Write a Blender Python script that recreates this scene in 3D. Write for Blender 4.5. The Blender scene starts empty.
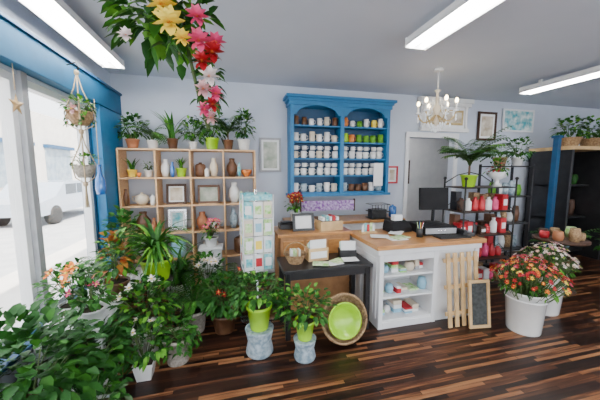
import bpy, math, random
from mathutils import Vector, Matrix
random.seed(7)
R=random.random
def U(a,b): return a+(b-a)*R()
Zv=Vector((0,0,1))
# ---------------------------------------------------------------- materials
MC={}
def mat(name,c1,c2=None,scale=8,rough=.5,metal=0,bump=0,emit=0,trans=0,stretch=(1,1,1),coat=0,spec=.5):
    if name in MC: return MC[name]
    m=bpy.data.materials.new(name); m.use_nodes=True
    nt=m.node_tree; N=nt.nodes; L=nt.links; p=N['Principled BSDF']
    p.inputs['Base Color'].default_value=(*c1,1)
    p.inputs['Roughness'].default_value=rough; p.inputs['Metallic'].default_value=metal
    p.inputs['Transmission Weight'].default_value=trans
    p.inputs['Coat Weight'].default_value=coat; p.inputs['Specular IOR Level'].default_value=spec
    if c2 is None: c2=tuple(min(1,c*.82) for c in c1)
    tc=N.new('ShaderNodeTexCoord'); mp=N.new('ShaderNodeMapping'); mp.inputs['Scale'].default_value=stretch
    no=N.new('ShaderNodeTexNoise'); no.inputs['Scale'].default_value=scale; no.inputs['Detail'].default_value=3
    rp=N.new('ShaderNodeValToRGB'); rp.color_ramp.elements[0].position=.35; rp.color_ramp.elements[1].position=.65
    rp.color_ramp.elements[0].color=(*c1,1); rp.color_ramp.elements[1].color=(*c2,1)
    L.new(tc.outputs['Object'],mp.inputs[0]); L.new(mp.outputs[0],no.inputs['Vector'])
    L.new(no.outputs['Fac'],rp.inputs[0]); L.new(rp.outputs[0],p.inputs['Base Color'])
    if bump:
        bp=N.new('ShaderNodeBump'); bp.inputs['Strength'].default_value=bump; bp.inputs['Distance'].default_value=.01
        L.new(no.outputs['Fac'],bp.inputs['Height']); L.new(bp.outputs[0],p.inputs['Normal'])
    if emit:
        p.inputs['Emission Color'].default_value=(*c1,1); p.inputs['Emission Strength'].default_value=emit
    MC[name]=m; return m
WALL=mat('wall_paint',(.58,.63,.73),(.54,.59,.69),2,.8)
CEIL=mat('ceiling_paint',(.60,.64,.74),(.56,.60,.70),1.5,.85)
WHITE=mat('white_paint',(.82,.83,.84),(.76,.77,.79),6,.45)
BLUE=mat('blue_paint',(.008,.17,.38),(.007,.14,.33),10,.45)
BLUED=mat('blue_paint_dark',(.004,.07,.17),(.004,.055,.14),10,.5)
BEAM=mat('blue_beam_paint',(.006,.10,.22),(.005,.085,.19),6,.6,spec=.3)
PINE=mat('pine_wood',(.72,.45,.24),(.58,.34,.16),9,.5,stretch=(1,6,6))
OAK=mat('oak_top',(.58,.28,.09),(.42,.18,.055),8,.3,stretch=(1,8,8),coat=.3)
BOXW=mat('crate_wood',(.50,.26,.11),(.36,.17,.07),8,.5,stretch=(1,6,1))
SLAT=mat('slat_wood',(.66,.45,.22),(.52,.33,.15),8,.5)
BLACK=mat('black_lacquer',(.012,.012,.014),(.02,.02,.022),8,.35)
MBLACK=mat('matte_black_plastic',(.010,.010,.012),(.015,.015,.017),8,.7,spec=.2)
IRON=mat('black_iron',(.02,.02,.02),(.03,.03,.03),20,.5,metal=.3)
LIME=mat('lime_ceramic',(.38,.70,.01),(.32,.62,.01),6,.3,coat=.3)
CER=mat('white_ceramic',(.85,.85,.83),(.78,.78,.77),6,.2,coat=.4)
CREAM=mat('cream_ceramic',(.74,.66,.52),(.66,.57,.44),10,.3,coat=.2)
TIN=mat('tin_grey',(.50,.60,.66),(.20,.29,.36),26,.5,metal=.1,bump=.3)
TERRA=mat('terracotta',(.48,.19,.09),(.38,.14,.06),12,.7)
BROWN=mat('brown_glaze',(.16,.07,.035),(.10,.045,.02),10,.35)
SOIL=mat('soil',(.03,.02,.012),(.05,.03,.02),30,.95)
WICK=mat('wicker',(.42,.27,.14),(.22,.13,.06),45,.7,bump=.8)
WICKG=mat('wicker_grey',(.40,.36,.31),(.24,.21,.18),45,.7,bump=.8)
G1=mat('leaf_dark',(.010,.062,.008),(.018,.095,.012),14,.5,spec=.25)
G2=mat('leaf_mid',(.035,.155,.014),(.022,.105,.010),14,.5,spec=.25)
G3=mat('leaf_light',(.14,.36,.03),(.08,.26,.02),14,.5,spec=.25)
G4=mat('leaf_grey_green',(.10,.18,.09),(.07,.14,.06),14,.5,spec=.25)
CRO=mat('leaf_croton',(.30,.04,.015),(.26,.17,.02),20,.45,spec=.3)
STEM=mat('stem',(.07,.12,.03),(.05,.09,.02),10,.6)
BARK=mat('bark',(.16,.10,.06),(.10,.06,.035),20,.8)
RED=mat('petal_red',(.50,.012,.02),(.36,.008,.015),10,.5)
PINK=mat('petal_pink',(.80,.10,.25),(.65,.05,.18),10,.5)
YEL=mat('petal_yellow',(.95,.66,.03),(.90,.74,.12),10,.5)
ORG=mat('petal_orange',(.90,.28,.03),(.85,.20,.02),10,.5)
WPET=mat('petal_white',(.85,.80,.78),(.80,.70,.70),10,.5)
PALEP=mat('petal_pale_pink',(.70,.42,.42),(.62,.34,.36),10,.5)
TUBE=mat('fluorescent_tube',(1,.98,.93),(1,.98,.93),1,.5,emit=38)
BULB=mat('candle_bulb',(1,.75,.4),(1,.75,.4),1,.5,emit=25)
CORD=mat('jute_cord',(.55,.42,.28),(.45,.33,.2),40,.8)
CHROME=mat('chrome',(.7,.7,.72),(.6,.6,.62),8,.25,metal=1)
CRYST=mat('crystal',(.9,.93,.95),(.85,.9,.95),8,.08,coat=1)
BLUEG=mat('blue_glass',(.03,.18,.55),(.02,.12,.45),8,.1,coat=1)
TEAL=mat('teal_card',(.04,.40,.48),(.45,.75,.75),22,.5)
PAPER=mat('paper',(.85,.86,.86),(.80,.81,.82),20,.6)
GREENC=mat('green_card',(.25,.58,.10),(.78,.85,.60),25,.5)
REDC=mat('red_box',(.55,.03,.04),(.45,.02,.03),12,.4)
ORC=mat('orange_ceramic',(.75,.25,.05),(.6,.15,.03),12,.3)
SKYC=mat('pale_blue_ceramic',(.30,.55,.70),(.25,.48,.62),12,.3)
PURP=mat('purple_print',(.16,.008,.28),(.62,.50,.74),30,.6)
SLATE=mat('chalkboard_slate',(.03,.035,.035),(.06,.065,.065),30,.8)
ART1=mat('art_landscape',(.30,.36,.28),(.62,.62,.55),7,.6)
ART2=mat('art_teal',(.05,.38,.45),(.75,.80,.78),9,.6)
ART3=mat('art_sepia',(.45,.36,.25),(.75,.70,.60),7,.6)
GREY=mat('grey_plastic',(.35,.36,.38),(.3,.31,.33),8,.5)
GOLD=mat('gilt',(.62,.48,.24),(.50,.36,.15),15,.4,metal=.5)
DARKW=mat('dark_wood',(.05,.025,.016),(.08,.04,.025),8,.5,stretch=(6,6,1),spec=.3)
ASPH=mat('asphalt',(.50,.50,.50),(.42,.42,.43),3,.9)
FAC=mat('street_facade',(.75,.70,.64),(.66,.61,.56),2,.9)
CARP=mat('car_paint',(.35,.40,.48),(.33,.38,.46),2,.25,coat=.6)
RUB=mat('rubber',(.02,.02,.02),(.03,.03,.03),8,.7)
DGL=mat('dark_glass',(.03,.04,.05),(.05,.06,.07),3,.1)
SHOPG=mat('shop_glass',(.18,.24,.30),(.30,.36,.4),3,.2)
def floor_mat():
    m=bpy.data.materials.new('walnut_strip_floor'); m.use_nodes=True
    nt=m.node_tree;N=nt.nodes;L=nt.links;p=N['Principled BSDF']
    tc=N.new('ShaderNodeTexCoord'); sp=N.new('ShaderNodeSeparateXYZ'); L.new(tc.outputs['Object'],sp.inputs[0])
    def mth(op,a,b=None):
        n=N.new('ShaderNodeMath'); n.operation=op
        for i,v in enumerate((a,b)):
            if v is None: continue
            if isinstance(v,(int,float)): n.inputs[i].default_value=v
            else: L.new(v,n.inputs[i])
        return n.outputs[0]
    yr=mth('DIVIDE',sp.outputs['Y'],.034); row=mth('FLOOR',yr)
    w1=N.new('ShaderNodeTexWhiteNoise'); w1.noise_dimensions='1D'; L.new(row,w1.inputs['W'])
    xo=mth('ADD',mth('DIVIDE',sp.outputs['X'],.75),mth('MULTIPLY',w1.outputs['Value'],9.3)); col=mth('FLOOR',xo)
    cb=N.new('ShaderNodeCombineXYZ'); L.new(row,cb.inputs[0]); L.new(col,cb.inputs[1])
    w2=N.new('ShaderNodeTexWhiteNoise'); w2.noise_dimensions='2D'; L.new(cb.outputs[0],w2.inputs['Vector'])
    mp=N.new('ShaderNodeMapping'); mp.inputs['Scale'].default_value=(3,55,1); L.new(tc.outputs['Object'],mp.inputs[0])
    no=N.new('ShaderNodeTexNoise'); no.inputs['Scale'].default_value=1; no.inputs['Detail'].default_value=4; L.new(mp.outputs[0],no.inputs['Vector'])
    f=mth('ADD',mth('MULTIPLY',w2.outputs['Value'],.85),mth('MULTIPLY',mth('SUBTRACT',no.outputs['Fac'],.5),.7))
    rp=N.new('ShaderNodeValToRGB'); e=rp.color_ramp.elements
    e[0].position=0;e[0].color=(.010,.004,.003,1); e[1].position=1;e[1].color=(.33,.155,.065,1)
    a=e.new(.42);a.color=(.030,.011,.006,1); a=e.new(.64);a.color=(.085,.030,.013,1); a=e.new(.77);a.color=(.22,.092,.037,1)
    L.new(f,rp.inputs[0])
    fr=mth('FRACT',yr); s=mth('GREATER_THAN',fr,.05); fx=mth('GREATER_THAN',mth('FRACT',xo),.006); s=mth('MULTIPLY',s,fx)
    mx=N.new('ShaderNodeMix'); mx.data_type='RGBA'; L.new(s,mx.inputs[0]); mx.inputs[6].default_value=(.008,.004,.003,1); L.new(rp.outputs[0],mx.inputs[7])
    L.new(mx.outputs[2],p.inputs['Base Color']); p.inputs['Roughness'].default_value=.38; p.inputs['Specular IOR Level'].default_value=.35
    return m
FLOOR=floor_mat()
def glass_mat():
    m=bpy.data.materials.new('window_glass'); m.use_nodes=True; nt=m.node_tree;N=nt.nodes
    o=[n for n in N if n.type=='OUTPUT_MATERIAL'][0]
    t=N.new('ShaderNodeBsdfTransparent'); g=N.new('ShaderNodeBsdfGlossy'); g.inputs['Roughness'].default_value=.03
    x=N.new('ShaderNodeMixShader'); x.inputs[0].default_value=.06
    nt.links.new(t.outputs[0],x.inputs[1]); nt.links.new(g.outputs[0],x.inputs[2]); nt.links.new(x.outputs[0],o.inputs[0]); return m
GLASS=glass_mat()
# ---------------------------------------------------------------- builder
class B:
    def __init__(s): s.V=[];s.F=[];s.MI=[];s.S=[];s.m=[];s.T=Matrix()
    def add(s,vs,fs,mt,sm=False):
        if mt not in s.m: s.m.append(mt)
        k=s.m.index(mt); o=len(s.V)
        s.V+= [s.T@Vector(v) for v in vs]
        for f in fs: s.F.append(tuple(i+o for i in f)); s.MI.append(k); s.S.append(sm)
    def box(s,x0,x1,y0,y1,z0,z1,mt):
        s.add([(x,y,z) for z in (z0,z1) for y in (y0,y1) for x in (x0,x1)],
              [(0,2,3,1),(4,5,7,6),(0,1,5,4),(2,6,7,3),(0,4,6,2),(1,3,7,5)],mt)
    def lathe(s,prof,mt,c=(0,0,0),seg=20,flat=False,rot=0):
        vs=[];fs=[]
        for r,z in prof:
            for i in range(seg):
                a=2*math.pi*i/seg+rot; vs.append((c[0]+max(r,.0004)*math.cos(a),c[1]+max(r,.0004)*math.sin(a),c[2]+z))
        for j in range(len(prof)-1):
            for i in range(seg):
                k=(i+1)%seg; fs.append((j*seg+i,j*seg+k,(j+1)*seg+k,(j+1)*seg+i))
        s.add(vs,fs,mt,not flat)
    def cyl(s,c,r,h,mt,seg=16): s.lathe([(0,0),(r,0),(r,h),(0,h)],mt,c,seg,flat=seg<9)
    def ball(s,c,r,mt,sz=1,seg=12,n=7):
        s.lathe([(r*math.sin(math.pi*i/n),-r*sz*math.cos(math.pi*i/n)) for i in range(n+1)],mt,c,seg)
    def tube(s,pts,r,mt,seg=6,r2=None):
        pts=[Vector(p) for p in pts]; n=len(pts); vs=[];fs=[]
        up=Vector((.13,.27,.95))
        for i,p in enumerate(pts):
            d=(pts[min(i+1,n-1)]-pts[max(i-1,0)]).normalized()
            a=d.cross(up)
            if a.length<.05: a=d.cross(Vector((1,0,0)))
            a.normalize(); b=d.cross(a); rr=r if r2 is None else r+(r2-r)*i/(n-1)
            for k in range(seg):
                t=2*math.pi*k/seg; vs.append(p+a*rr*math.cos(t)+b*rr*math.sin(t))
        for i in range(n-1):
            for k in range(seg):
                l=(k+1)%seg; fs.append((i*seg+k,i*seg+l,(i+1)*seg+l,(i+1)*seg+k))
        fs.append(tuple(range(seg))[::-1]); fs.append(tuple(range((n-1)*seg,n*seg)))
        s.add(vs,fs,mt,True)
    def leaf(s,p,d,L,W,mt,droop=.25,fold=.15):
        p=Vector(p); d=Vector(d).normalized(); sd=d.cross(Zv)
        if sd.length<.1: sd=Vector((math.cos(p.x*91),math.sin(p.x*91),0))
        sd.normalize(); n=sd.cross(d)
        def q(t,w): return p+d*L*t+sd*W*w+n*abs(w)*W*fold*2-Zv*droop*L*t*t
        s.add([q(0,0),q(.35,-.5),q(.35,0),q(.35,.5),q(.72,-.36),q(.72,0),q(.72,.36),q(1,0)],
              [(0,3,2),(0,2,1),(2,3,6,5),(1,2,5,4),(5,6,7),(4,5,7)],mt,True)
    def blade(s,p,az,L,w,mt,rise=1.1,droop=1.0,n=6):
        p=Vector(p);h=Vector((math.cos(az),math.sin(az),0));sd=Vector((-h.y,h.x,0));vs=[]
        for i in range(n+1):
            t=i/n; c=p+h*L*(.25*t+.6*t*t)*.9+Zv*L*(rise*t-droop*t*t)
            ww=w*(1-t**2.5)*.5+.001; vs+=[c-sd*ww+Zv*ww*.4,c,c+sd*ww+Zv*ww*.4]
        fs=[]
        for i in range(n):
            a=i*3; fs+=[(a,a+1,a+4,a+3),(a+1,a+2,a+5,a+4)]
        s.add(vs,fs,mt,True)
    def frond(s,p,az,L,mt,n=12,ll=.14,lw=.03,rise=1.0,droop=.7):
        p=Vector(p);h=Vector((math.cos(az),math.sin(az),0));sd=Vector((-h.y,h.x,0))
        C=lambda t:p+h*L*(.35*t+.5*t*t)+Zv*L*(rise*t-droop*t*t)
        s.tube([C(i/5) for i in range(6)],.004,STEM,4,.002)
        for i in range(n):
            t=.2+.8*i/(n-1); c=C(t); f=(C(min(t+.05,1.05))-C(t-.05)).normalized(); k=ll*(1-.5*abs(t-.5)*1.6)
            for g in (-1,1): s.leaf(c,f*.6+sd*g,k,lw,mt,.35,.1)
    def bush(s,c,rx,ry,rz,n,L,W,mats,base=None,nst=10,droop=.3):
        c=Vector(c)
        if base is not None:
            for i in range(nst):
                a=U(0,6.28); e=c+Vector((math.cos(a)*rx*.7,math.sin(a)*ry*.7,U(-.3,.8)*rz))
                m=(Vector(base)+e)/2+Vector((U(-.03,.03),U(-.03,.03),.03)); s.tube([base,m,e],.005,STEM,4,.003)
        for i in range(n):
            a=U(0,6.28); z=U(-.75,1); rr=math.sqrt(max(0,1-z*z)); d=Vector((rr*math.cos(a),rr*math.sin(a),z)); k=U(.45,1)
            p=c+Vector((d.x*rx*k,d.y*ry*k,d.z*rz*k))
            s.leaf(p,d+Vector((U(-.6,.6),U(-.6,.6),U(-.3,.5))),L*U(.7,1.2),W*U(.8,1.2),random.choice(mats),droop)
    def flower(s,c,nrm,r,mt,cm,pet=6,w=.6,dbl=False):
        c=Vector(c);n=Vector(nrm).normalized();a=n.cross(Vector((.3,.2,.9))).normalized();b=n.cross(a)
        for i in range(pet):
            t=2*math.pi*i/pet+U(-.1,.1); s.leaf(c,a*math.cos(t)+b*math.sin(t)+n*.35,r,r*w,mt,.05,.1)
        if dbl:
            for q,nn in((.75,.9),(.5,1.6)):
                for i in range(pet):
                    t=2*math.pi*(i+.5)/pet+q; s.leaf(c+n*r*.05,a*math.cos(t)+b*math.sin(t)+n*nn,r*q,r*w*q,mt,.02,.1)
        s.ball(c+n*r*.12,r*.2,cm,1,6,4)
    def vine(s,p,L,mats,n=14,ll=.05,sw=.05):
        p=Vector(p);a=U(0,6.28);pts=[p+Vector((math.cos(a)*sw*(i/5)**.5,math.sin(a)*sw*(i/5)**.5,-L*i/5+ .02)) for i in range(6)]
        s.tube(pts,.003,STEM,4)
        for i in range(n):
            t=i/n*5; k=int(t); q=pts[k].lerp(pts[min(k+1,5)],t-k); g=U(0,6.28); s.leaf(q,(math.cos(g),math.sin(g),-.3),ll*U(.8,1.2),ll*.8,random.choice(mats),.4)
    def pot(s,c,r,h,mt,soil=True,sq=False):
        kw=dict(c=c,seg=4 if sq else 20,flat=sq,rot=math.pi/4 if sq else 0)
        s.lathe([(0,0),(r*.72,0),(r*.74,.01*1),(r*.97,h*.86),(r*1.05,h*.87),(r*1.06,h),(r*.96,h),(r*.92,h*.86)],mt,**kw)
        s.lathe([(r*.93,h*.88),(0,h*.9)],SOIL,**kw)
    def done(s,name,loc=(0,0,0),rz=0,bev=0,parent=None):
        me=bpy.data.meshes.new(name); me.from_pydata([tuple(v) for v in s.V],[],s.F)
        for m in s.m: me.materials.append(m)
        me.polygons.foreach_set('material_index',s.MI); me.polygons.foreach_set('use_smooth',s.S); me.update()
        o=bpy.data.objects.new(name,me); bpy.context.scene.collection.objects.link(o); o.location=loc; o.rotation_euler=(0,0,rz)
        if bev:
            md=o.modifiers.new('bevel','BEVEL'); md.width=bev; md.segments=2; md.limit_method='ANGLE'
        if parent: o.parent=parent
        return o
# ---------------------------------------------------------------- room shell
XL,XR,YB,YF,H=-1.55,7.6,4.3,-2.6,2.93
b=B(); b.box(XL-.15,XR+.15,YF-.15,6.4,-.12,0,FLOOR); b.done('floor')
b=B(); b.box(XL-.15,XR+.15,YF-.15,6.4,H,H+.12,CEIL); b.done('ceiling')
b=B(); b.box(XL-.15,3.0,YB,YB+.12,0,H,WALL); b.box(3.0,3.95,YB,YB+.12,2.22,H,WALL); b.box(3.95,XR,YB,YB+.12,0,H,WALL); b.done('wall_back')
b=B(); b.box(2.2,XR,6.2,6.32,0,H,WHITE); b.box(2.2,2.32,YB+.12,6.2,0,H,WHITE); b.done('wall_hallway')
b=B(); b.box(XR,XR+.12,YF,6.4,0,H,WALL); b.done('wall_right')
b=B()
b.box(XL-.12,XL,YF,YB,0,.42,WALL); b.box(XL-.12,XL,YF,YB,2.36,H,WALL)
b.box(XL-.12,XL,3.62,YB,.42,2.36,BLUED); b.box(XL-.12,XL,YF,-1.5,.42,2.36,WALL); b.done('wall_left')
b=B(); b.box(XL+.001,XL+.11,YF,YB-.002,2.39,2.67,BEAM); b.box(XL+.001,XL+.13,YF,YB-.002,2.64,2.67,BLUED); b.done('trim_1',bev=.005)
b=B(); b.box(XL+.001,XL+.10,3.66,YB-.002,0,2.39,BLUE); b.done('trim_2',bev=.005)
b=B(); b.box(XL-.12,XR,YF-.12,YF,0,.5,WALL); b.box(XL-.12,XR,YF-.12,YF,2.5,H,WALL)
for x in (-1.6,1.4,4.4,7.3): b.box(x,x+.15,YF-.12,YF,.5,2.5,WALL)
b.done('wall_front')
def window(name,y0,y1,z0=.42,z1=2.36):
    b=B();x0,x1=XL-.09,XL-.01;w=.06
    b.box(x0,x1,y0,y0+w,z0,z1,WHITE);b.box(x0,x1,y1-w,y1,z0,z1,WHITE);b.box(x0,x1,y0+w,y1-w,z0,z0+w,WHITE);b.box(x0,x1,y0+w,y1-w,z1-w,z1,WHITE)
    b.box(x0+.035,x0+.041,y0+w,y1-w,z0+w,z1-w,GLASS)
    b.done(name,bev=.004)
window('window_1',2.64,3.62); window('window_2',1.0,2.58); window('window_3',-1.5,.94)
b=B(); b.box(XL-.1,XL+.03,2.575,2.645,.42,2.39,GREY); b.box(XL-.1,XL+.03,.94,1.0,.42,2.39,WHITE); b.done('trim_3',bev=.004)
b=B(); b.box(XL-.01,XL+.13,-1.5,3.65,.39,.42,BLUED); b.done('trim_4',bev=.004)
b=B()
b.box(-.0,1.7,YB-.015,YB-.001,0,.12,WHITE); b.box(4.03,5.3,YB-.015,YB-.001,0,.12,WHITE); b.done('baseboard_back')
b=B(); b.box(2.93,3.0,YB-.03,YB-.001,0,2.29,WHITE);b.box(3.95,4.02,YB-.03,YB-.001,0,2.29,WHITE);b.box(2.93,4.02,YB-.04,YB-.001,2.22,2.31,WHITE); b.done('trim_5',bev=.004)
# exterior
b=B(); b.box(-30,XL-.2,-25,30,-.3,-.12,ASPH); b.box(-3.6,XL-.2,-25,30,-.12,-.04,FAC); b.done('street_ground')
b=B(); b.box(-12,-11,-20,26,-.12,5,FAC)
for i in range(10):
    y=-16+4*i; b.box(-11,-10.94,y,y+2.6,.8,3,SHOPG); b.box(-11,-10.7,y-.1,y+2.7,3,3.2,BLUED)
b.done('street_building')
b=B()
prof=[(-2.1,.35),(-2.15,.75),(-1.3,.9),(-.75,1.35),(.7,1.38),(1.35,.95),(2.05,.85),(2.1,.35)]
n=len(prof); vs=[(x,y,z) for x in(-.8,.8) for y,z in prof]
b.add(vs,[tuple(range(n))[::-1],tuple(range(n,2*n))]+[(i,(i+1)%n,n+(i+1)%n,n+i) for i in range(n)],CARP)
b.box(-.81,.81,-.7,-.05,.92,1.28,DGL); b.box(-.81,.81,.02,.65,.92,1.28,DGL)
for yy in(-1.35,1.35):
    for xx in(-.72,.72):
        b.T=Matrix.Translation((xx,yy,.3))@Matrix.Rotation(math.pi/2,4,'Y'); b.lathe([(0,-.12),(.2,-.12),(.31,-.1),(.31,.1),(.2,.12),(0,.12)],RUB,seg=18)
b.T=Matrix(); b.done('parked_car',(-6.5,12.0,-.11))
# ---------------------------------------------------------------- lights
def fixture(x,y0,y1,z=2.80,w=.20):
    b=B(); b.box(x-w/2,x+w/2,y0,y1,z+.03,z+.07,WHITE)
    b.add([(x-w/2,y0,z+.03),(x-w/2-.015,y0,z-.01),(x-w/2-.015,y1,z-.01),(x-w/2,y1,z+.03)],[(0,1,2,3)],WHITE)
    b.add([(x+w/2,y0,z+.03),(x+w/2+.015,y0,z-.01),(x+w/2+.015,y1,z-.01),(x+w/2,y1,z+.03)],[(3,2,1,0)],WHITE)
    b.box(x-w/2-.01,x+w/2+.01,y0-.015,y0,z-.02,z+.07,WHITE); b.box(x-w/2-.01,x+w/2+.01,y1,y1+.015,z-.02,z+.07,WHITE)
    for g in(-.055,.055): b.tube([(x+g,y0+.02,z),(x+g,y1-.02,z)],.022,TUBE,10)
    for yy in(y0+.2,y1-.2): b.box(x-.02,x+.02,yy-.02,yy+.02,z+.07,H,WHITE)
    b.done('fluorescent_light_fixture')
fixture(-1.26,1.5,3.6); fixture(1.70,1.1,2.38); fixture(4.3,1.9,3.35)
fixture(1.7,-1.8,-.4); fixture(-.3,-1.9,-.5); fixture(4.4,-1.4,.2); fixture(3.6,4.6,6.0)  # unseen fixtures added to light the room from behind camera and brighten the hallway
# chandelier
b=B()
b.tube([(0,0,.33),(0,0,.57)],.008,WHITE); b.lathe([(0,.57),(.06,.57),(.05,.6),(0,.6)],WHITE,seg=14)
b.lathe([(0,-.12),(.02,-.1),(.035,-.06),(.015,0),(.03,.05),(.05,.1),(.02,.16),(.015,.3),(.04,.33),(0,.35)],CREAM,seg=14)
for i in range(6):
    a=i*math.pi/3+.3; c,s_=math.cos(a),math.sin(a)
    b.tube([(c*r,s_*r,z) for r,z in((.02,.02),(.08,-.05),(.15,-.06),(.20,-.01),(.22,.05))],.009,GOLD)
    b.lathe([(0,.05),(.035,.055),(.04,.07),(.012,.07)],CRYST,(c*.22,s_*.22,0),10); b.cyl((c*.22,s_*.22,.07),.011,.09,CER,8)
    b.ball((c*.22,s_*.22,.185),.02,BULB,1.7,8,6)
    for r,z in((.22,-.0),(.22,-.04),(.16,-.11),(.1,-.1),(.05,-.16),(.12,.1),(.08,.2),(.19,.02)): b.ball((c*r,s_*r,z),.014,CRYST,1.8,6,4)
    b.tube([(c*.22,s_*.22,.04),(c*.14,s_*.14,.06),(c*.03,s_*.03,.25)],.006,CRYST,5)
b.ball((0,0,-.17),.025,CRYST,1.3,8,6)
b.done('chandelier',(2.57,3.12,2.33))
# ---------------------------------------------------------------- pine shelf
SX0,SX1,SY0,SY1=-1.42,.31,3.98,4.28
b=B(); t=.022
for i in range(5):
    x=SX0+(SX1-SX0)*i/4; b.box(x-t/2,x+t/2,SY0,SY1,0,1.92,PINE)
for j in range(6):
    z=.03+j*(1.88/5); b.box(SX0,SX1,SY0+.002,SY1,z,z+t,PINE)
b.done('cube_shelf_unit',bev=.002)
cz=lambda j:.03+j*(1.88/5)+t+.001
cx=lambda i:SX0+(SX1-SX0)*(i+.5)/4
# ---------------------------------------------------------------- generic plant makers
def potted(name,loc,r,h,pm,kind,s=1,mats=None,sq=False,extra=None,n=None,ls=None,ymax=None):
    ls=ls or s
    b=B(); b.pot((0,0,0),r,h,pm,sq=sq); top=(0,0,h*.88); mats=mats or [G1,G2,G2,G3]
    if kind=='bush': b.bush((0,0,h+.16*s),.2*s,.2*s,.19*s,n or 90,.085*ls,.05*ls,mats,top)
    if kind=='tall': b.bush((0,0,h+.2*s),.13*s,.13*s,.24*s,n or 90,.085*ls,.045*ls,mats,top)
    if kind=='blade':
        for i in range(n or 34): b.blade(top,U(0,6.28),U(.6,1.1)*.36*s,.028*s,random.choice(mats),U(1,1.7),U(.8,1.3))
    if kind=='fern':
        for i in range(n or 16): b.frond(top,U(0,6.28),U(.7,1.1)*.34*s,random.choice(mats),12,.07*s,.02*s,U(.9,1.5),U(.8,1.2))
    if kind=='palm':
        b.tube([top,(0,0,h+.12*s)],.014*s,BARK)
        for i in range(n or 16): b.frond((0,0,h+.1*s),i*2.4+U(-.3,.3),U(.8,1.1)*.42*s,random.choice(mats),15,.13*s,.024*s,U(1.1,1.7),U(.5,.9))
    if kind=='spike':
        for i in range(n or 14): b.blade((U(-.02,.02),U(-.02,.02),h*.88),U(0,6.28),U(.7,1.1)*.3*s,.045*s,random.choice(mats),1.4,.3)
    if kind=='ivy':
        b.bush((0,0,h+.05*s),.14*s,.14*s,.1*s,70,.06*ls,.05*ls,mats,top)
        for i in range(12):
            a=U(0,6.28); b.vine((math.cos(a)*r*1.1,math.sin(a)*r*1.1,h+.01),U(.5,1)*min(h*.9,.3*s),mats,10,.05*ls)
    if extra:
        fm,cm,k,fr=extra
        for i in range(k):
            a=U(0,6.28);q=U(.2,1)*.18*s; z=h+U(.2,.36)*s
            p=(math.cos(a)*q,math.sin(a)*q,z); b.tube([top,(p[0]*.6,p[1]*.6,z*.6+h*.4),p],.003,STEM,4); b.flower(p,(p[0]*3,p[1]*3-.5,.7),fr,fm,cm,6)
    ym=(ymax or YB-.01)-loc[1]
    for v in b.V:
        if v.x<XL+.02-loc[0]: v.x=XL+.02-loc[0]+U(0,.02)
        if v.y>ym: v.y=ym-U(0,.02)
        if v.z<.003: v.z=.003 if v.x**2+v.y**2>(r*1.1)**2 else v.z
    return b.done(name,loc)
for nm,x,k,s,pm,r,h in [('potted_begonia',-1.27,'bush',.95,TERRA,.08,.12),('potted_asparagus_fern',-1.03,'fern',1.0,CER,.07,.11),('potted_snake_plant',-.78,'spike',1.1,BROWN,.07,.14),('potted_peperomia',-.52,'bush',.9,CER,.06,.1),('potted_schefflera',-.27,'bush',1.05,LIME,.095,.16),('potted_parlor_palm',-.05,'palm',.7,BROWN,.07,.14),('potted_dracaena',.17,'tall',1.0,CER,.09,.15)]:
    potted(nm,(x,4.1,1.934),r,h,pm,k,s,[G1,G1,G2,G2,G3],n=120 if k in('bush','tall') else None)
def jar(name,loc,r,h,m,kind=0):
    b=B()
    if kind==0: b.lathe([(0,0),(r*.6,0),(r,h*.35),(r*.95,h*.6),(r*.45,h*.85),(r*.55,h),(r*.45,h),(r*.35,h*.85),(0,h*.3)],m)
    if kind==1: b.lathe([(0,0),(r*.8,0),(r,h*.1),(r,h*.8),(r*.7,h*.9),(r*.3,h*.92),(r*.3,h),(0,h)],m)
    if kind==2:
        b.lathe([(0,0),(r*.55,0),(r,h*.4),(r*.85,h*.75),(r*.3,h*.85),(r*.15,h*.88),(r*.2,h),(0,h)],m)
        b.tube([(r*.8,0,h*.35),(r*1.4,0,h*.5),(r*1.6,0,h*.8)],r*.13,m); b.tube([(-r*.8,0,h*.7),(-r*1.4,0,h*.65),(-r*1.4,0,h*.35),(-r*.8,0,h*.25)],r*.09,m)
    if kind==3: b.lathe([(0,0),(r*.5,0),(r*.45,h*.1),(r*.9,h*.5),(r,h),(r*.93,h),(r*.8,h*.5),(0,h*.2)],m)
    return b.done(name,loc,U(-.5,.5))
def frame(name,w,h,fm,am,loc,rz=0,lean=0,d=.025,fw=.03,matw=0):
    b=B(); b.T=Matrix.Rotation(-lean,4,'X')
    b.box(-w/2,w/2,0,d,0,fw,fm);b.box(-w/2,w/2,0,d,h-fw,h,fm);b.box(-w/2,-w/2+fw,0,d,fw,h-fw,fm);b.box(w/2-fw,w/2,0,d,fw,h-fw,fm)
    b.box(-w/2+fw,w/2-fw,d*.5,d*.8,fw,h-fw,PAPER if matw else am)
    if matw: b.box(-w/2+fw+matw,w/2-fw-matw,d*.4,d*.5,fw+matw,h-fw-matw,am)
    return b.done(name,loc,rz,bev=.003)
sy=4.12
potted('potted_primrose',(cx(0)-.1,sy,cz(4)),.06,.1,YEL,'spike',.5)
potted('potted_thyme',(cx(0)+.1,sy,cz(4)),.055,.09,CER,'bush',.4,n=40)
jar('ceramic_vase',(cx(1)-.12,sy,cz(4)),.06,.24,CER,0); potted('potted_succulent',(cx(1)+.08,sy,cz(4)),.07,.12,LIME,'spike',.5)
jar('ceramic_jar',(cx(2)-.1,sy,cz(4)),.07,.2,BROWN,1); jar('ceramic_vase',(cx(2)+.08,sy,cz(4)),.06,.26,CREAM,0)
jar('ceramic_vase',(cx(3)-.1,sy,cz(4)),.075,.26,BROWN,0); jar('ceramic_bowl',(cx(3)+.1,sy,cz(4)),.08,.1,ORC,3)
frame('framed_print',.26,.28,DARKW,ART3,(cx(1),4.1,cz(3)),lean=.15,matw=.02)
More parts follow.
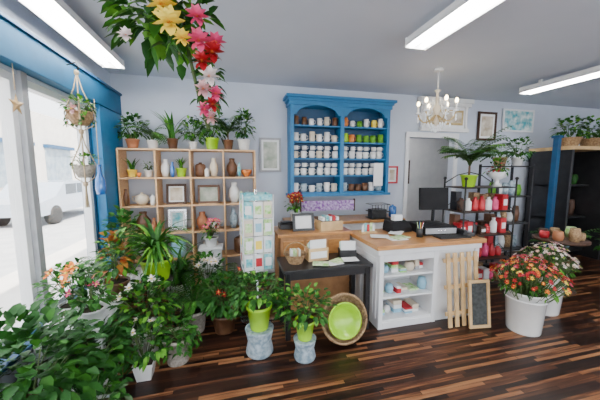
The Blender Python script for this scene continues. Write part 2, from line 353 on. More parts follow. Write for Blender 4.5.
jar('teapot',(cx(0),sy,cz(3)),.09,.17,CREAM,2)
frame('framed_print',.30,.26,BROWN,ART1,(cx(2),4.1,cz(3)),lean=.15)
jar('ceramic_vase',(cx(3)-.08,sy,cz(3)),.08,.29,CER,0); jar('ceramic_jar',(cx(3)+.11,sy,cz(3)),.06,.17,TIN,1)
jar('ceramic_vase',(cx(2)-.1,sy,cz(2)),.08,.25,TERRA,0); jar('teapot',(cx(2)+.08,sy,cz(2)),.065,.14,CER,2)
jar('glass_vase',(cx(3)-.1,sy,cz(2)),.06,.3,TIN,0); jar('ceramic_bowl',(cx(3)+.08,sy,cz(2)),.09,.12,CER,3)
frame('framed_print',.24,.3,CHROME,ART2,(cx(1),4.1,cz(2)),lean=.12,matw=.02); jar('ceramic_vase',(cx(0),sy,cz(2)),.09,.28,BROWN,0)
jar('ceramic_jar',(cx(1),sy,cz(1)),.1,.26,SKYC,1); jar('ceramic_bowl',(cx(2),sy,cz(1)),.11,.18,CER,3); jar('ceramic_jar',(cx(3),sy,cz(1)),.1,.26,BROWN,1)
for nm,i,j,dx,r,h,m,k in [('ceramic_bowl',0,4,.0,.03,.06,ORC,3),('glass_vase',1,4,-.02,.03,.2,BLUEG,0),('candle_jar',2,4,-.01,.03,.12,CER,1),('candle_jar',0,3,.15,.03,.14,CER,1),('ceramic_vase',0,2,.15,.035,.2,TERRA,0),('ceramic_vase',0,3,-.17,.03,.22,BROWN,0),('glass_vase',3,3,.02,.03,.16,GREENC,0),('glass_vase',3,4,.0,.025,.2,TEAL,0)]:
    jar(nm,(cx(i)+dx,4.05,cz(j)),r,h,m,k)
# ---------------------------------------------------------------- blue hutch
b=B(); x0,x1,y0,y1,z0,z1=.84,2.46,4.02,4.28,1.29,2.66
b.box(x0,x0+.05,y0,y1,z0,z1,BLUE); b.box(x1-.05,x1,y0,y1,z0,z1,BLUE); xm=(x0+x1)/2
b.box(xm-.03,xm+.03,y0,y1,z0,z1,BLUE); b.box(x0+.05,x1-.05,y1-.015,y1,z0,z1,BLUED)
hz=[z0+.0,z0+.26,z0+.52,z0+.77,z0+1.01]
for z in hz: b.box(x0+.05,x1-.05,y0+.03,y1-.015,z,z+.022,BLUE)
b.box(x0,x1,y0,y1,z1-.02,z1,BLUE)
for k,(d,za,zb) in enumerate([(.02,z1-.06,z1),(.04,z1,z1+.035),(.07,z1+.035,z1+.075)]): b.box(x0-d,x1+d,y0-d,y1,za+.0005,zb,BLUE)
b.box(x0-.03,x1+.03,y0-.03,y1,z0-.04,z0,BLUE)
for xa,xb in((x0+.05,xm-.03),(xm+.03,x1-.05)):
    vs=[];fs=[];n=18
    for i in range(n+1):
        u=i/n; x=xa+(xb-xa)*u; a=max(0,1-((u-.5)/.44)**2)**.5 if abs(u-.5)<.44 else 0
        zb=z1-.19+.13*a; vs+=[(x,y0,zb),(x,y0,z1-.06),(x,y0+.02,zb),(x,y0+.02,z1-.06)]
    for i in range(n):
        q=i*4; fs+=[(q,q+4,q+5,q+1),(q+2,q+3,q+7,q+6),(q,q+2,q+6,q+4)]
    b.add(vs,fs,BLUE)
b.done('blue_wall_hutch',bev=.004)
b=B()
def mug(b,x,y,z,r,h,m):
    b.lathe([(0,0),(r*.8,0),(r,h*.15),(r,h),(r*.9,h),(r*.88,h*.15),(0,h*.1)],m,(x,y,z),12)
    b.tube([(x+r*.95,y,z+h*.8),(x+r*1.5,y,z+h*.75),(x+r*1.6,y,z+h*.4),(x+r*.95,y,z+h*.2)],r*.13,m,5)
for j,z in enumerate(hz):
    zz=z+.023
    for xa,xb in((x0+.1,xm-.09),(xm+.08,x1-.12)):
        n=6
        for i in range(n):
            x=xa+(xb-xa)*i/(n-1)+U(-.01,.01)
            if j==4: m=random.choice([G3,ORC,CER,YEL] if xa>xm else [CREAM,CER,BROWN]); mug(b,x,4.12,zz,.04,U(.09,.15),m)
            elif j==3: m=random.choice([G3,ORC,SKYC,LIME] if xa>xm else [CER,CREAM,CER]); mug(b,x,4.12,zz,.045,U(.1,.15),m)
            elif j==0: mug(b,x,4.12,zz,.048,U(.1,.15),random.choice([CER,CREAM,TIN,CER,BROWN]))
            else: mug(b,x,4.12,zz,.047,U(.10,.12),random.choice([CER,CER,CER,CREAM]))
            if j in(1,2): mug(b,x+.01,4.12,zz+.125,.04,.06,CER)
b.done('coffee_mugs')
frame('picture_frame',.33,.52,GREY,ART1,(.57,4.255,1.62),matw=.03)
b=B(); b.box(.98,1.82,3.93,3.95,1.04,1.19,PURP); b.box(.96,.98,3.925,3.955,1.02,1.21,DARKW); b.box(1.82,1.84,3.925,3.955,1.02,1.21,DARKW)
for x in(1.05,1.75): b.box(x-.01,x+.01,3.95,4.28,1.11,1.13,DARKW)
b.done('purple_floral_sign')
frame('picture_frame',.22,.30,REDC,ART3,(2.68,4.255,1.42),matw=.03)
frame('price_notice',.16,.36,WHITE,PAPER,(2.25,3.97,1.40),fw=.012,d=.01)
b=B(); b.box(-.5,.5,-.05,0,0,.06,CER);b.box(-.55,.55,-.08,0,.5,.57,CER);b.box(-.52,.52,-.06,0,.44,.5,CER);b.box(-.48,.48,-.02,0,.06,.44,WHITE)
b.box(-.38,.38,-.03,-.02,.12,.38,GOLD); b.box(-.34,.34,-.035,-.03,.16,.34,ART3)
for g in(-.44,.44): b.lathe([(0,.06),(.04,.06),(.025,.1),(.025,.4),(.04,.44),(0,.44)],CER,(g,-.03,0),12)
b.done('plaster_mantel_panel',(3.68,4.27,2.33))
frame('picture_frame',.42,.52,DARKW,ART3,(4.62,4.25,2.2),fw=.04,matw=.04)
frame('teal_painting',.75,.42,WHITE,ART2,(5.35,4.25,2.38),fw=.03)
frame('round_wreath_print',.55,.6,DARKW,ART3,(4.1,6.17,1.3),fw=.05,matw=.05)
# ---------------------------------------------------------------- back worktop
b=B(); b.box(.75,2.6,3.72,4.26,.86,.9,OAK); b.box(.78,2.57,3.76,4.24,.08,.86,WHITE)
b.box(.80,2.55,3.80,4.24,0,.08,BLACK)
for i in range(4):
    xa=.82+i*.44; b.box(xa,xa+.40,3.745,3.76,.12,.82,WHITE); b.ball((xa+.36,3.735,.5),.014,CHROME,1,8,5)
b.done('back_work_counter',bev=.003)
b=B()
for i in range(7): b.tube([(i*.05,0,0),(i*.05,0,.22)],.004,IRON,5)
for z in(.005,.11,.22): b.tube([(0,0,z),(.3,0,z),(.3,.22,z),(0,.22,z),(0,0,z)],.005,IRON,5)
b.box(.0,.3,.0,.22,0,.006,IRON); b.box(.03,.27,.05,.2,.006,.14,BLACK); b.done('wire_basket',(2.05,3.76,.902))
potted('cut_flower_arrangement',(.87,3.86,.902),.08,.14,CER,'bush',.75,extra=(RED,YEL,24,.055),n=50,ymax=3.97)
jar('ceramic_jar',(2.48,3.9,.902),.06,.2,BLUEG,1)
# ---------------------------------------------------------------- main counter
b=B(); X0,X1,Y0,Y1=1.42,2.64,2.42,3.1
b.box(X0-.06,X1+.04,Y0-.05,Y1+.03,.86,.905,OAK)
b.box(X0-.03,X1+.01,Y0-.02,Y1,.80,.86,WHITE)
b.box(X0,X1,Y0+.40,Y1,.0,.80,WHITE)
for x in(X0,2.06,X1-.05): b.box(x,x+.05,Y0,Y0+.4,0,.80,WHITE)
b.box(2.11,X1-.05,Y0+.02,Y0+.4,0,.8,WHITE)
for z in(.07,.32,.55): b.box(X0+.05,2.06,Y0+.01,Y0+.4,z,z+.022,WHITE)
b.box(X0+.05,2.06,Y0+.002,Y0+.02,0,.07,WHITE); b.box(X0+.05,2.06,Y0+.002,Y0+.02,.72,.80,WHITE)
b.box(X0-.01,X0,Y0+.05,Y1-.05,.1,.75,WHITE)
for i in range(4): b.box(X0-.018,X0-.01,Y0+.1+i*.14,Y0+.2+i*.14,.14,.7,WHITE)
b.done('shop_counter',bev=.004)
b=B()
for z in(.093,.343,.573):
    x=1.50
    while x<1.98:
        w=U(.04,.12); k=U(.03,.14); y=U(2.47,2.55)
        if R()<.3: b.lathe([(0,0),(w*.4,0),(w*.5,k*.5),(w*.35,k),(0,k)],random.choice([CER,SKYC,CREAM]),(x+w/2,y+w/2,z),12)
        else:
            for q in range(random.choice([1,2,3])): b.box(x+U(0,.008),x+w,y+U(0,.01),y+.16,z+q*k/3,z+(q+1)*k/3-.002,random.choice([PAPER,PAPER,CREAM,GREY,SKYC,REDC,GREENC,SLAT]))
        x+=w+.012
b.done('stacked_supplies')
b=B(); b.box(-.2,.2,-.2,.2,0,.10,MBLACK); b.box(-.19,.19,-.207,-.2,.02,.085,GREY); b.box(-.05,.05,-.212,-.207,.05,.06,CHROME)
b.done('cash_drawer',(2.32,2.82,.906),-.1,bev=.004)
b=B(); b.lathe([(0,0),(.11,0),(.1,.012),(.02,.02),(.018,.2),(0,.2)],MBLACK)
b.T=Matrix.Translation((0,-.01,.16))@Matrix.Rotation(-.08,4,'X'); b.box(-.18,.18,-.015,.02,0,.27,MBLACK); b.box(-.165,.165,-.018,-.015,.015,.255,MBLACK); b.done('computer_monitor',(2.38,2.86,1.008),-.15,bev=.003)
b=B(); b.box(-.19,.19,-.07,.07,0,.012,BLACK)
for r in range(4):
    for c in range(11): b.box(-.18+c*.033,-.153+c*.033,-.06+r*.031,-.034+r*.031,.012,.018,IRON)
b.done('computer_keyboard',(2.36,2.52,.906),-.05)
b=B(); b.box(-.14,.14,-.1,.1,0,.05,MBLACK); b.add([(-.14,-.1,.05),(.14,-.1,.05),(.14,.1,.05),(-.14,.1,.05),(-.12,-.05,.12),(.12,-.05,.12),(.12,.1,.14),(-.12,.1,.14)],[(0,1,5,4),(1,2,6,5),(2,3,7,6),(3,0,4,7),(4,5,6,7)],MBLACK)
b.box(-.06,.06,-.02,.05,.13,.2,PAPER); b.done('receipt_printer',(1.95,2.95,.906),.1,bev=.003)
b=B()
for k,(x,y,a,m) in enumerate([(0,0,0,PAPER),(.05,.03,.3,GREENC),(-.15,.1,-.4,PAPER),(.12,.20,.8,PAPER)]):
    b.T=Matrix.Translation((x,y,k*.006))@Matrix.Rotation(a,4,'Z'); b.box(-.10,.10,-.07,.07,0,.005,m)
b.done('paper_sheets',(1.72,2.6,.906))
def penholder(loc):
    b=B(); b.lathe([(0,0),(.035,0),(.035,.1),(.031,.1),(.03,.01),(0,.01)],BLACK,seg=14)
    for i in range(6):
        a=i*1.05; b.tube([(0,0,.012),(math.cos(a)*.04,math.sin(a)*.04,.17)],.004,[REDC,BLUEG,BLACK,GREENC,YEL,CHROME][i],5)
    b.done('pen_holder',loc)
penholder((2.02,2.62,.906))
b=B(); b.box(-.07,.07,-.1,.1,0,.04,BLACK); b.box(-.065,-.03,-.11,.1,.04,.07,BLACK)
for i in range(3):
    for j in range(4): b.box(-.015+i*.026,.004+i*.026,-.07+j*.03,-.05+j*.03,.04,.046,GREY)
b.done('desk_telephone',(2.595,2.6,.906),-.2,bev=.004)
b=B(); b.box(-.1,.1,-.06,.06,0,.02,SLAT)
for i in range(5): b.box(-.09+i*.037,-.06+i*.037,-.02,-.015,.02,.10+.02*(i%2),[PAPER,TEAL,REDC,GREENC,PAPER][i])
b.done('gift_card_stand',(1.55,2.95,.906),.1)
# wooden raised desk
b=B(); b.box(.5,1.34,2.98,3.42,0,.90,BOXW); b.box(.47,1.36,2.95,3.45,.90,.935,OAK)
for i in range(3): b.box(.53+i*.27,.77+i*.27,2.968,2.98,.5,.85,OAK)
b.done('wooden_service_desk',bev=.004)
dz=.937
frame('framed_notice',.26,.21,BLACK,PAPER,(.80,3.08,dz),lean=.2,matw=.01)
b=B(); b.box(-.14,.14,-.1,.1,0,.11,SLAT); b.box(-.12,.12,-.08,.08,.11,.114,DARKW)
for i in range(5): b.box(-.11+i*.045,-.08+i*.045,-.07,.07,.114,U(.14,.18),[PAPER,TEAL,PAPER,REDC,PAPER][i])
b.done('wooden_card_crate',(1.12,3.12,dz),.1)
b=B(); b.box(-.09,.09,-.09,.09,0,.06,BLACK); b.lathe([(0,.06),(.07,.065),(.08,.08),(0,.085)],BLACK); b.done('scale',(.63,3.3,dz),bev=.003)
# ---------------------------------------------------------------- black table
b=B(); X0,X1,Y0,Y1=.46,1.34,2.46,2.86
b.box(X0-.02,X1+.02,Y0-.02,Y1+.02,.675,.71,BLACK); b.box(X0+.02,X1-.02,Y0+.01,Y0+.03,.60,.675,BLACK);b.box(X0+.02,X1-.02,Y1-.03,Y1-.01,.60,.675,BLACK)
b.box(X0+.01,X0+.03,Y0,Y1,.6,.675,BLACK);b.box(X1-.03,X1-.01,Y0,Y1,.6,.675,BLACK)
for x in(X0,X1-.05):
    for y in(Y0,Y1-.05): b.box(x,x+.05,y,y+.05,0,.675,BLACK)
b.done('black_side_table',bev=.004)
zt=.711
b=B()
for i in range(5): b.lathe([(.07+.01*i,i*.02),(.075+.01*i,i*.02+.01),(.07+.01*(i+1),(i+1)*.02)],WICK,seg=18)
b.lathe([(0,.002),(.07,.002)],WICK,seg=18); b.tube([(.12*math.cos(t),0,.09+.12*math.sin(t)) for t in [math.pi*i/8 for i in range(9)]],.007,WICK)
for i in range(5): b.box(-.05+.02*i,-.035+.02*i,-.04,.04,.01,.14,random.choice([PAPER,SLAT,GREENC]))
b.done('wicker_basket',(.60,2.66,zt))
b=B(); b.box(-.11,.11,-.07,.07,0,.13,SLAT); b.box(-.09,.09,-.073,-.07,.03,.10,PAPER)
for i in range(4): b.box(-.09,.09,-.05+i*.03,-.045+i*.03,.13,.22-.02*i,[PAPER,TEAL,PAPER,GREENC][i])
b.done('brochure_box',(.84,2.72,zt),.1)
b=B()
for k,(x,y,a,m) in enumerate([(0,0,.2,PAPER),(.06,.04,.5,GREENC),(-.15,-.02,-.3,GREENC),(.18,.02,-.1,PAPER)]):
    b.T=Matrix.Translation((x,y,k*.006))@Matrix.Rotation(a,4,'Z'); b.box(-.08,.08,-.06,.06,0,.005,m)
b.done('flyers',(.98,2.55,zt))
b=B(); b.box(-.09,.09,-.06,.06,0,.08,BLACK)
for i in range(4): b.box(-.08,.08,-.05+i*.028,-.045+i*.028,.08,.18-.01*i,[PAPER,TEAL,GREENC,PAPER][i])
b.done('business_card_holder',(1.20,2.74,zt),-.2)
# card spinner
b=B(); b.lathe([(0,0),(.2,0),(.2,.02),(.03,.04),(.018,.06),(.018,1.44),(0,1.45)],CHROME)
for k in range(4):
    b.T=Matrix.Rotation(k*math.pi/2+.08,4,'Z')
    for x in(-.155,.155): b.tube([(x,-.157,.58),(x,-.157,1.40)],.005,WHITE,5)
    for j in range(4):
        z=.60+j*.185; b.tube([(-.155,-.157,z-.01),(.155,-.157,z-.01)],.005,WHITE,5)
        for i in range(3):
            x=-.15+i*.102; q=(i*3+j*2+k)%8; b.box(x,x+.094,-.15,-.14,z,z+.17,[PAPER,PAPER,GREENC,PAPER,CREAM,PAPER,TEAL,PAPER][q])
            b.box(x+.015,x+.08,-.1525,-.15,z+.04,z+.13,[TEAL,GREENC,PAPER,REDC,GREENC,YEL,PAPER,SKYC][q])
    b.box(-.15,.15,-.15,-.145,1.34,1.40,TEAL)
b.T=Matrix(); b.done('greeting_card_rack',(.235,2.98,0))
# round basket with lime dish
b=B(); b.T=Matrix.Rotation(math.radians(74),4,'X')
for i in range(6):
    z=-.018*i; b.lathe([(.22-.006*i,z),(.232-.006*i,z-.008),(.22-.006*(i+1),z-.018)],WICK,seg=30)
b.lathe([(.185,-.108),(0,-.108)],WICK,seg=30); b.tube([(.225*math.cos(t),.225*math.sin(t),0) for t in[2*math.pi*i/24 for i in range(25)]],.014,WICK)
b.done('round_wicker_tray',(1.0,2.31,.245))
b=B(); b.T=Matrix.Rotation(math.radians(74),4,'X')
b.lathe([(0,-.09),(.10,-.09),(.13,-.07),(.165,.0),(.17,.012),(.155,.01),(.12,-.05),(.09,-.07),(.0,-.072)],LIME,seg=30); b.done('lime_green_bowl',(1.0,2.305,.228))
def twin(x,y,s,k,nm,bz):
    b=B(); b.lathe([(0,0),(.115*s,0),(.125*s,.02),(.105*s,.12*s),(.125*s,.22*s),(.13*s,.235*s),(.12*s,.235*s),(0,.23*s)],TIN)
    b.T=Matrix.Translation((0,0,.236*s)); b.pot((0,0,0),.11*s,.22*s,LIME)
    b.T=Matrix.Translation((0,0,.43*s))
    b.bush((0,0,bz),.25,.2,.15,210,.06,.038,[G1,G1,G2,G2,G3],(0,0,0),14)
    for i in range(k):
        a=random.choice([U(-.7,.7),U(2.4,3.9)]); b.vine((math.cos(a)*.20,math.sin(a)*.16,bz-.02),U(.12,.27),[G2,G1,G1],9,.045)
    b.done(nm,(x,y,0))
twin(.20,2.37,1,16,'potted_pothos',.17); twin(.58,2.20,.78,4,'potted_nephthytis',.15)
potted('potted_aglaonema',(-.12,2.80,0),.13,.2,BROWN,'bush',1.15,[G1,G1,G2],n=210,ls=.95,extra=(RED,YEL,5,.035)); potted('potted_holly_fern',(.0,3.4,0),.14,.24,BROWN,'fern',1.2,[G1,G2],ymax=3.95)
potted('potted_gardenia',(-.33,3.34,0),.14,.26,BROWN,'bush',1.2,[G1,G1,G2],n=200,ls=.9,extra=(WPET,YEL,8,.05),ymax=3.95)
b=B(); b.box(-.13,.13,-.1,.1,0,.62,WHITE); b.box(-.11,.11,-.105,-.1,.35,.58,PAPER); b.box(-.15,.15,-.12,.12,.62,.65,WHITE); b.done('white_pedestal',(-.3,3.74,0),bev=.004)
potted('potted_azalea',(-.3,3.74,.652),.09,.12,CER,'bush',.65,extra=(PINK,YEL,14,.04),n=60,ymax=3.95)
# trellis slats + chalkboard
b=B(); b.T=Matrix.Rotation(math.radians(-7),4,'X')
for i in range(5): b.box(i*.088,i*.088+.045,0,.015,0,.78,SLAT)
for z in(.12,.40,.68): b.box(-.02,.42,.015,.03,z,z+.04,SLAT)
b.done('wooden_trellis',(2.16,2.27,.004))
frame('chalkboard',.24,.50,SLAT,SLATE,(2.48,2.19,.004),lean=.13,rz=-.12)
# ---------------------------------------------------------------- baker's rack
b=B(); w,d,h=.82,.36,1.52
for x in(0,w):
    for y in(0,d): b.tube([(x,y,0),(x,y,h)],.011,IRON,8); b.ball((x,y,h+.02),.022,IRON,1,8,6)
lv=[.12,.45,.78,1.10,1.42]
for z in lv:
    b.tube([(0,0,z),(w,0,z),(w,d,z),(0,d,z),(0,0,z)],.008,IRON,6)
    b.box(.005,w-.005,.005,d-.005,z-.002,z+.004,DARKW)
for x in(0,w):
    for i in range(4):
        z=lv[i]; b.tube([(x,0,z),(x,d/2,z+.15),(x,d,z)],.005,IRON,5)
b.tube([(0,d,h-.05),(w*.25,d,h+.06),(w*.5,d,h+.1),(w*.75,d,h+.06),(w,d,h-.05)],.007,IRON,6)
b.done('bakers_rack',(2.88,2.9,0))
def rackz(i): return lv[i]+.0065
for i in range(4):
    b=B()
    for k in range(7):
        x=.07+k*.112; hh=U(.1,.22); m=random.choice([REDC,REDC,PAPER,RED,DARKW,REDC,CREAM,BLACK,PINK,CER])
        if R()<.5: b.box(x-.045,x+.045,.07,.2,0,hh,m); b.box(x-.03,x+.03,.066,.07,hh*.3,hh*.7,PAPER)
        else: b.lathe([(0,0),(.04,0),(.045,hh*.1),(.045,hh*.7),(.02,hh*.85),(.024,hh),(0,hh)],m,(x,.13,0),12)
    for k in range(5): b.box(.08+k*.15,.17+k*.15,.23,.33,0,U(.12,.26),random.choice([DARKW,BLACK,BROWN,REDC,WICK]))
    b.done('boxed_gifts',(2.88,2.9,rackz(i)))
potted('potted_areca_palm',(3.10,3.08,rackz(4)),.10,.16,LIME,'palm',1.0,[G1,G2,G2,G3],n=32)
b=B(); b.lathe([(0,0),(.06,0),(.03,.05),(.03,.09),(.1,.13),(.12,.2),(.11,.2),(0,.12)],WHITE); b.bush((0,0,.26),.13,.13,.11,60,.07,.04,[RED,G2,G3,G1],(0,0,.12)); b.done('footed_planter',(3.54,3.05,rackz(4)))
b=B()
for x in(0,.7):
    for y in(0,.35): b.box(x-.015,x+.015,y-.015,y+.015,0,1.75,BLACK)
for z in(.3,.75,1.2,1.7): b.box(-.015,.715,-.015,.365,z,z+.02,BLACK)
for z in(.32,.77,1.22):
    for k in range(5):
        hh=U(.12,.3); m=random.choice([CER,WICK,BROWN,PAPER,ORC,TIN,G3]); b.lathe([(0,0),(.05,0),(.06,hh*.5),(.04,hh),(0,hh)],m,(.08+k*.135,.17,z),12)
b.done('display_shelf',(4.15,3.55,0))
potted('potted_boston_fern',(4.35,3.72,1.722),.1,.14,WICK,'fern',1.2,[G1,G2]); potted('potted_ficus',(4.72,3.72,1.722),.09,.14,CER,'bush',1.0,[G1,G2])
b=B(); b.lathe([(0,0),(.22,0),(.2,.03),(.04,.06),(.03,.66),(.3,.69),(.3,.72),(0,.72)],DARKW,seg=24)
for i in range(7):
    a=i*.9; hh=U(.08,.18); b.lathe([(0,0),(.05,0),(.06,hh*.5),(.05,hh),(0,hh*.9)],random.choice([BROWN,WICK,TERRA,GREENC,DARKW,REDC]),(.19*math.cos(a),.19*math.sin(a),.722),12)
b.done('round_display_table',(4.35,2.75,0))
# blue post & far right cabinet
b=B(); b.box(5.42,5.50,3.60,3.68,0,2.2,BLUED); b.box(5.40,5.52,3.58,3.70,2.2,2.24,BLUED); b.box(5.40,5.52,3.58,3.70,0,.12,BLUED); b.done('blue_post',bev=.004)
b=B(); X0,X1,Y0,Y1=5.62,7.4,3.5,4.2
b.box(X0,X0+.05,Y0,Y1,0,2.05,BLACK); b.box(X1-.05,X1,Y0,Y1,0,2.05,DARKW); b.box(X0,X1,Y1-.03,Y1,0,2.05,BLACK); b.box(X0-.03,X1+.03,Y0-.03,Y1,2.0,2.06,SLAT)
b.box(6.53,6.58,Y0,Y1,0,2.0,BLACK)
for z in(.1,.75,1.35): b.box(X0,X1,Y0+.25,Y1,z,z+.03,BLACK)
for z in(.13,.78,1.38):
    for k in range(9):
        x=X0+.15+k*.165; hh=U(.15,.35)
        b.lathe([(0,0),(.05,0),(.07,hh*.6),(.05,hh),(0,hh*.9)],random.choice([BROWN,BLACK,TERRA,DARKW,G1,TIN]),(x,3.95,z),12)
b.done('dark_display_cabinet',bev=.004)
for i,x in enumerate((5.85,6.4,6.95)):
    potted('basket_plant',(x,3.72,2.062),.17,.16,WICK,'bush',1.1,[G1,G2,G3],n=110)
potted('potted_kentia_palm',(5.0,3.15,0),.15,.26,BROWN,'palm',1.0,[G1,G2])
potted('potted_monstera',(5.75,2.75,0),.18,.3,BROWN,'bush',1.6,[G1,G1,G2],n=180,ls=1.5)
# ---------------------------------------------------------------- flower buckets
def bucket(loc,s,cols,n,rx,zf=0):
    b=B(); b.lathe([(0,0),(.165*s,0),(.17*s,.01),(.205*s,.47*s),(.215*s,.475*s),(.215*s,.5*s),(.2*s,.5*s),(.19*s,.4*s),(0,.4*s)],CER,seg=28)
    b.lathe([(.201*s,.40*s),(.211*s,.405*s),(.211*s,.415*s),(.203*s,.42*s)],CER,seg=28)
    b.bush((0,0,.62*s),rx*.9,rx*.9,.16*s,260,.07,.022,[G1,G2,G2,G3],(0,0,.42*s),30)
    for i in range(n):
        a=U(0,6.28);q=math.sqrt(R()); z=(.64+.24*(1-q*q))*s+U(-.03,.03); p=(math.cos(a)*q*rx,math.sin(a)*q*rx,z)
        b.tube([(p[0]*.2,p[1]*.2,.42*s),(p[0]*.6,p[1]*.6,z*.7),p],.003,STEM,4)
        b.flower(p,(p[0]*2,p[1]*2,.6),U(.018,.03),random.choice(cols),YEL if R()<.4 else REDC,7,.7)
    b.done('flower_bucket',loc)
bucket((2.90,2.08,0),.86,[RED,RED,RED,REDC,REDC,PINK,ORG,YEL],200,.33)
bucket((3.52,2.34,0),.92,[PALEP,WPET,PALEP,G3,WPET,CREAM],150,.29)
# ---------------------------------------------------------------- hanging flower garland
b=B()
b.tube([(0,0,.99),(0,0,.35)],.006,CORD); b.tube([(0,0,.85),(.03,.02,.45),(.1,0,.1),(.14,0,-.05)],.01,STEM)
b.bush((-.13,.0,.54),.18,.17,.25,250,.10,.06,[G2,G2,G3,G1],droop=.4)
b.bush((.04,.0,.52),.14,.13,.27,120,.09,.05,[G1,G2,G3],droop=.4)
b.bush((.14,.0,.22),.06,.06,.22,80,.07,.035,[G1,G2],droop=.5)
for p,m,r in[((.0,-.24,.40),YEL,.08),((.05,-.23,.34),YEL,.05),((-.03,-.23,.48),YEL,.075),((.04,-.24,.53),WPET,.05),((.12,-.17,.36),PINK,.07),((.18,-.12,.33),RED,.07),((.13,-.15,.27),RED,.06),((.20,-.10,.39),PINK,.06),((.16,-.11,.21),WPET,.065),((.13,-.12,.14),PALEP,.055),((.19,-.08,.13),PINK,.05),((.17,-.08,.07),RED,.05),((.13,-.09,.04),PINK,.05),((.16,-.08,.0),PALEP,.045),((-.2,-.2,.34),WPET,.04),((.12,-.2,.46),PINK,.06)]:
    b.flower(p,(p[0],-1,.1),r,m,ORG,9,.7,True)
b.done('hanging_flower_garland',(-.27,1.72,1.94))
# ---------------------------------------------------------------- macrame hangers
b=B()
b.tube([(-.07,0,1.30),(0,0,1.33),(.02,0,1.28),(0,0,1.24)],.006,IRON)
for i in range(4):
    a=i*math.pi/2+.4; c,s_=math.cos(a),math.sin(a)
    b.tube([(0,0,1.24),(c*.03,s_*.03,1.1),(c*.11,s_*.11,.88),(c*.09,s_*.09,.78),(0,0,.72),(c*.02,s_*.02,.6),(c*.09,s_*.09,.42),(c*.07,s_*.07,.3),(0,0,.24),(c*.012,s_*.012,.02)],.0055,CORD,5)
for z in(1.24,.72,.24): b.ball((0,0,z),.022,CORD,1.2,8,6)
b.lathe([(0,.78),(.06,.78),(.1,.84),(.1,.9),(.09,.9),(0,.86)],WICK,seg=16); b.bush((0,0,.95),.12,.12,.08,70,.07,.035,[G2,G3,G4],(0,0,.86),5)
for i in range(7): b.vine((math.cos(i*.9)*.09,math.sin(i*.9)*.09,.9),.16,[G2,G4],6,.04)
b.flower((.0,-.12,.9),(0,-1,.2),.06,PALEP,YEL,dbl=True)
b.lathe([(0,.30),(.05,.30),(.08,.36),(.08,.42),(.07,.42),(0,.38)],WICKG,seg=16); b.bush((0,0,.46),.10,.10,.07,50,.05,.03,[G3,G2],(0,0,.38),4)
b.done('macrame_plant_hanger',(-1.34,2.98,1.28))
b=B(); b.tube([(0,0,1.0),(0,0,.32)],.004,CORD); b.lathe([(0,0),(.04,0),(.05,.06),(.045,.16),(.02,.22),(.018,.3),(.024,.32)],BLUEG); b.done('hanging_glass_bottle',(-1.39,3.4,1.389))
b=B(); b.tube([(0,0,.28),(0,0,.1)],.003,CORD)
pts=[]
for i in range(10):
    r=.08 if i%2==0 else .032; a=math.pi/2+i*math.pi/5; pts.append((0,r*math.cos(a),r*math.sin(a)))
b.add([(-.012,0,0),(.012,0,0)]+pts,[(0,2+i,2+(i+1)%10) for i in range(10)]+[(1,2+(i+1)%10,2+i) for i in range(10)],SLAT); b.done('star_ornament',(-1.47,2.42,2.11))
# ---------------------------------------------------------------- plant bench and left foliage
b=B(); X0,X1,Y0,Y1=-1.41,-.98,2.2,3.58
for i in range(5): x=X0+i*.088; b.box(x,x+.075,Y0,Y1,.47,.49,WHITE)
for y in(Y0+.03,Y1-.08): b.box(X0,X1,y,y+.05,.42,.47,WHITE)
for x in(X0,X1-.05):
    for y in(Y0+.03,Y1-.08): b.box(x,x+.05,y,y+.05,0,.42,WHITE)
b.done('plant_bench',bev=.003)
zb=.492
potted('potted_hibiscus',(-1.24,2.42,zb),.09,.12,CER,'bush',.95,[G1,G2,G2],n=170,ls=.8,extra=(ORG,YEL,4,.055))
potted('potted_croton',(-1.05,2.74,zb),.1,.16,BROWN,'tall',1.05,[CRO,CRO,G1,G2,G3],n=150,ls=1.1)
potted('potted_maidenhair_fern',(-1.3,2.98,zb),.09,.13,CER,'fern',1.1,[G2,G3])
potted('potted_coleus',(-1.2,3.42,zb),.09,.16,BROWN,'tall',1.3,[G1,G2],n=170)
potted('potted_geranium',(-1.07,2.32,zb),.08,.11,WHITE,'bush',.7,[G2,G1],n=90,extra=(PINK,YEL,4,.035))
b=B()
for a in range(3):
    t=a*2.09; b.tube([(.15*math.cos(t),.15*math.sin(t),0),(.11*math.cos(t),.11*math.sin(t),.52)],.01,IRON)
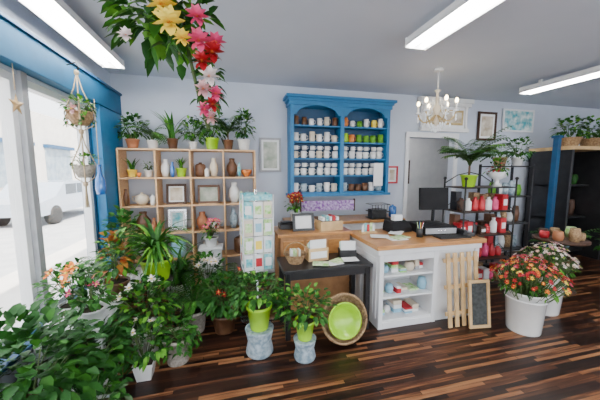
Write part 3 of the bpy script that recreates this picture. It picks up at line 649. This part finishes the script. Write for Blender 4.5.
b.lathe([(0,.52),(.15,.52),(.15,.535),(0,.535)],IRON); b.done('plant_stand',(-.78,3.0,0))
potted('spider_plant',(-.78,3.0,.537),.15,.22,LIME,'blade',1.6,[G2,G3,G2,G1],n=110)
potted('potted_rubber_plant',(-1.2,1.78,0),.16,.22,CER,'bush',1.8,[G1,G1,G1,G2],n=620,ls=1.1)
potted('potted_camellia',(-1.0,2.12,0),.14,.2,CER,'bush',1.1,[G1,G1,G2],n=320,ls=.95)
potted('potted_english_ivy',(-.88,1.86,0),.12,.16,WHITE,'ivy',1.2,[G1,G2,G4],sq=True,ls=1.0)
potted('potted_jasmine',(-.72,2.28,0),.10,.14,CER,'bush',.9,[G1,G1,G2,G3],n=160,ls=.75,extra=(WPET,YEL,3,.035),sq=True)
potted('potted_creeping_fig',(-.50,2.42,0),.12,.24,WICKG,'ivy',1.0,[G1,G2,G2],ls=.9)
potted('peace_lily',(-.80,2.62,0),.13,.26,CER,'bush',1.25,[G1,G1,G2,G3],extra=(WPET,YEL,4,.045),n=280,ls=1.0)
potted('potted_sword_fern',(-.42,2.87,0),.13,.24,WICKG,'fern',1.2,[G1,G2],n=30)
potted('potted_cordyline',(-.68,3.5,0),.15,.30,WHITE,'blade',1.4,[G1,G2],n=80,ymax=3.95)
# ---------------------------------------------------------------- world, camera
w=bpy.data.worlds.new('World'); bpy.context.scene.world=w; w.use_nodes=True
bg=w.node_tree.nodes['Background']; bg.inputs[0].default_value=(.90,.95,1,1); bg.inputs[1].default_value=5.4
sd=bpy.data.lights.new('sun','SUN'); sd.energy=20; sd.angle=.02; sd.color=(1,.95,.86); so=bpy.data.objects.new('sun',sd); bpy.context.scene.collection.objects.link(so); so.rotation_euler=(math.radians(35),math.radians(25),0)
cd=bpy.data.cameras.new('camera'); cd.sensor_width=36; cd.lens=16.5; cd.clip_start=.05
co=bpy.data.objects.new('camera',cd); bpy.context.scene.collection.objects.link(co); co.location=(0,0,1.65)
co.rotation_euler=(math.radians(90-6.2),0,math.radians(-13.7)); bpy.context.scene.camera=co
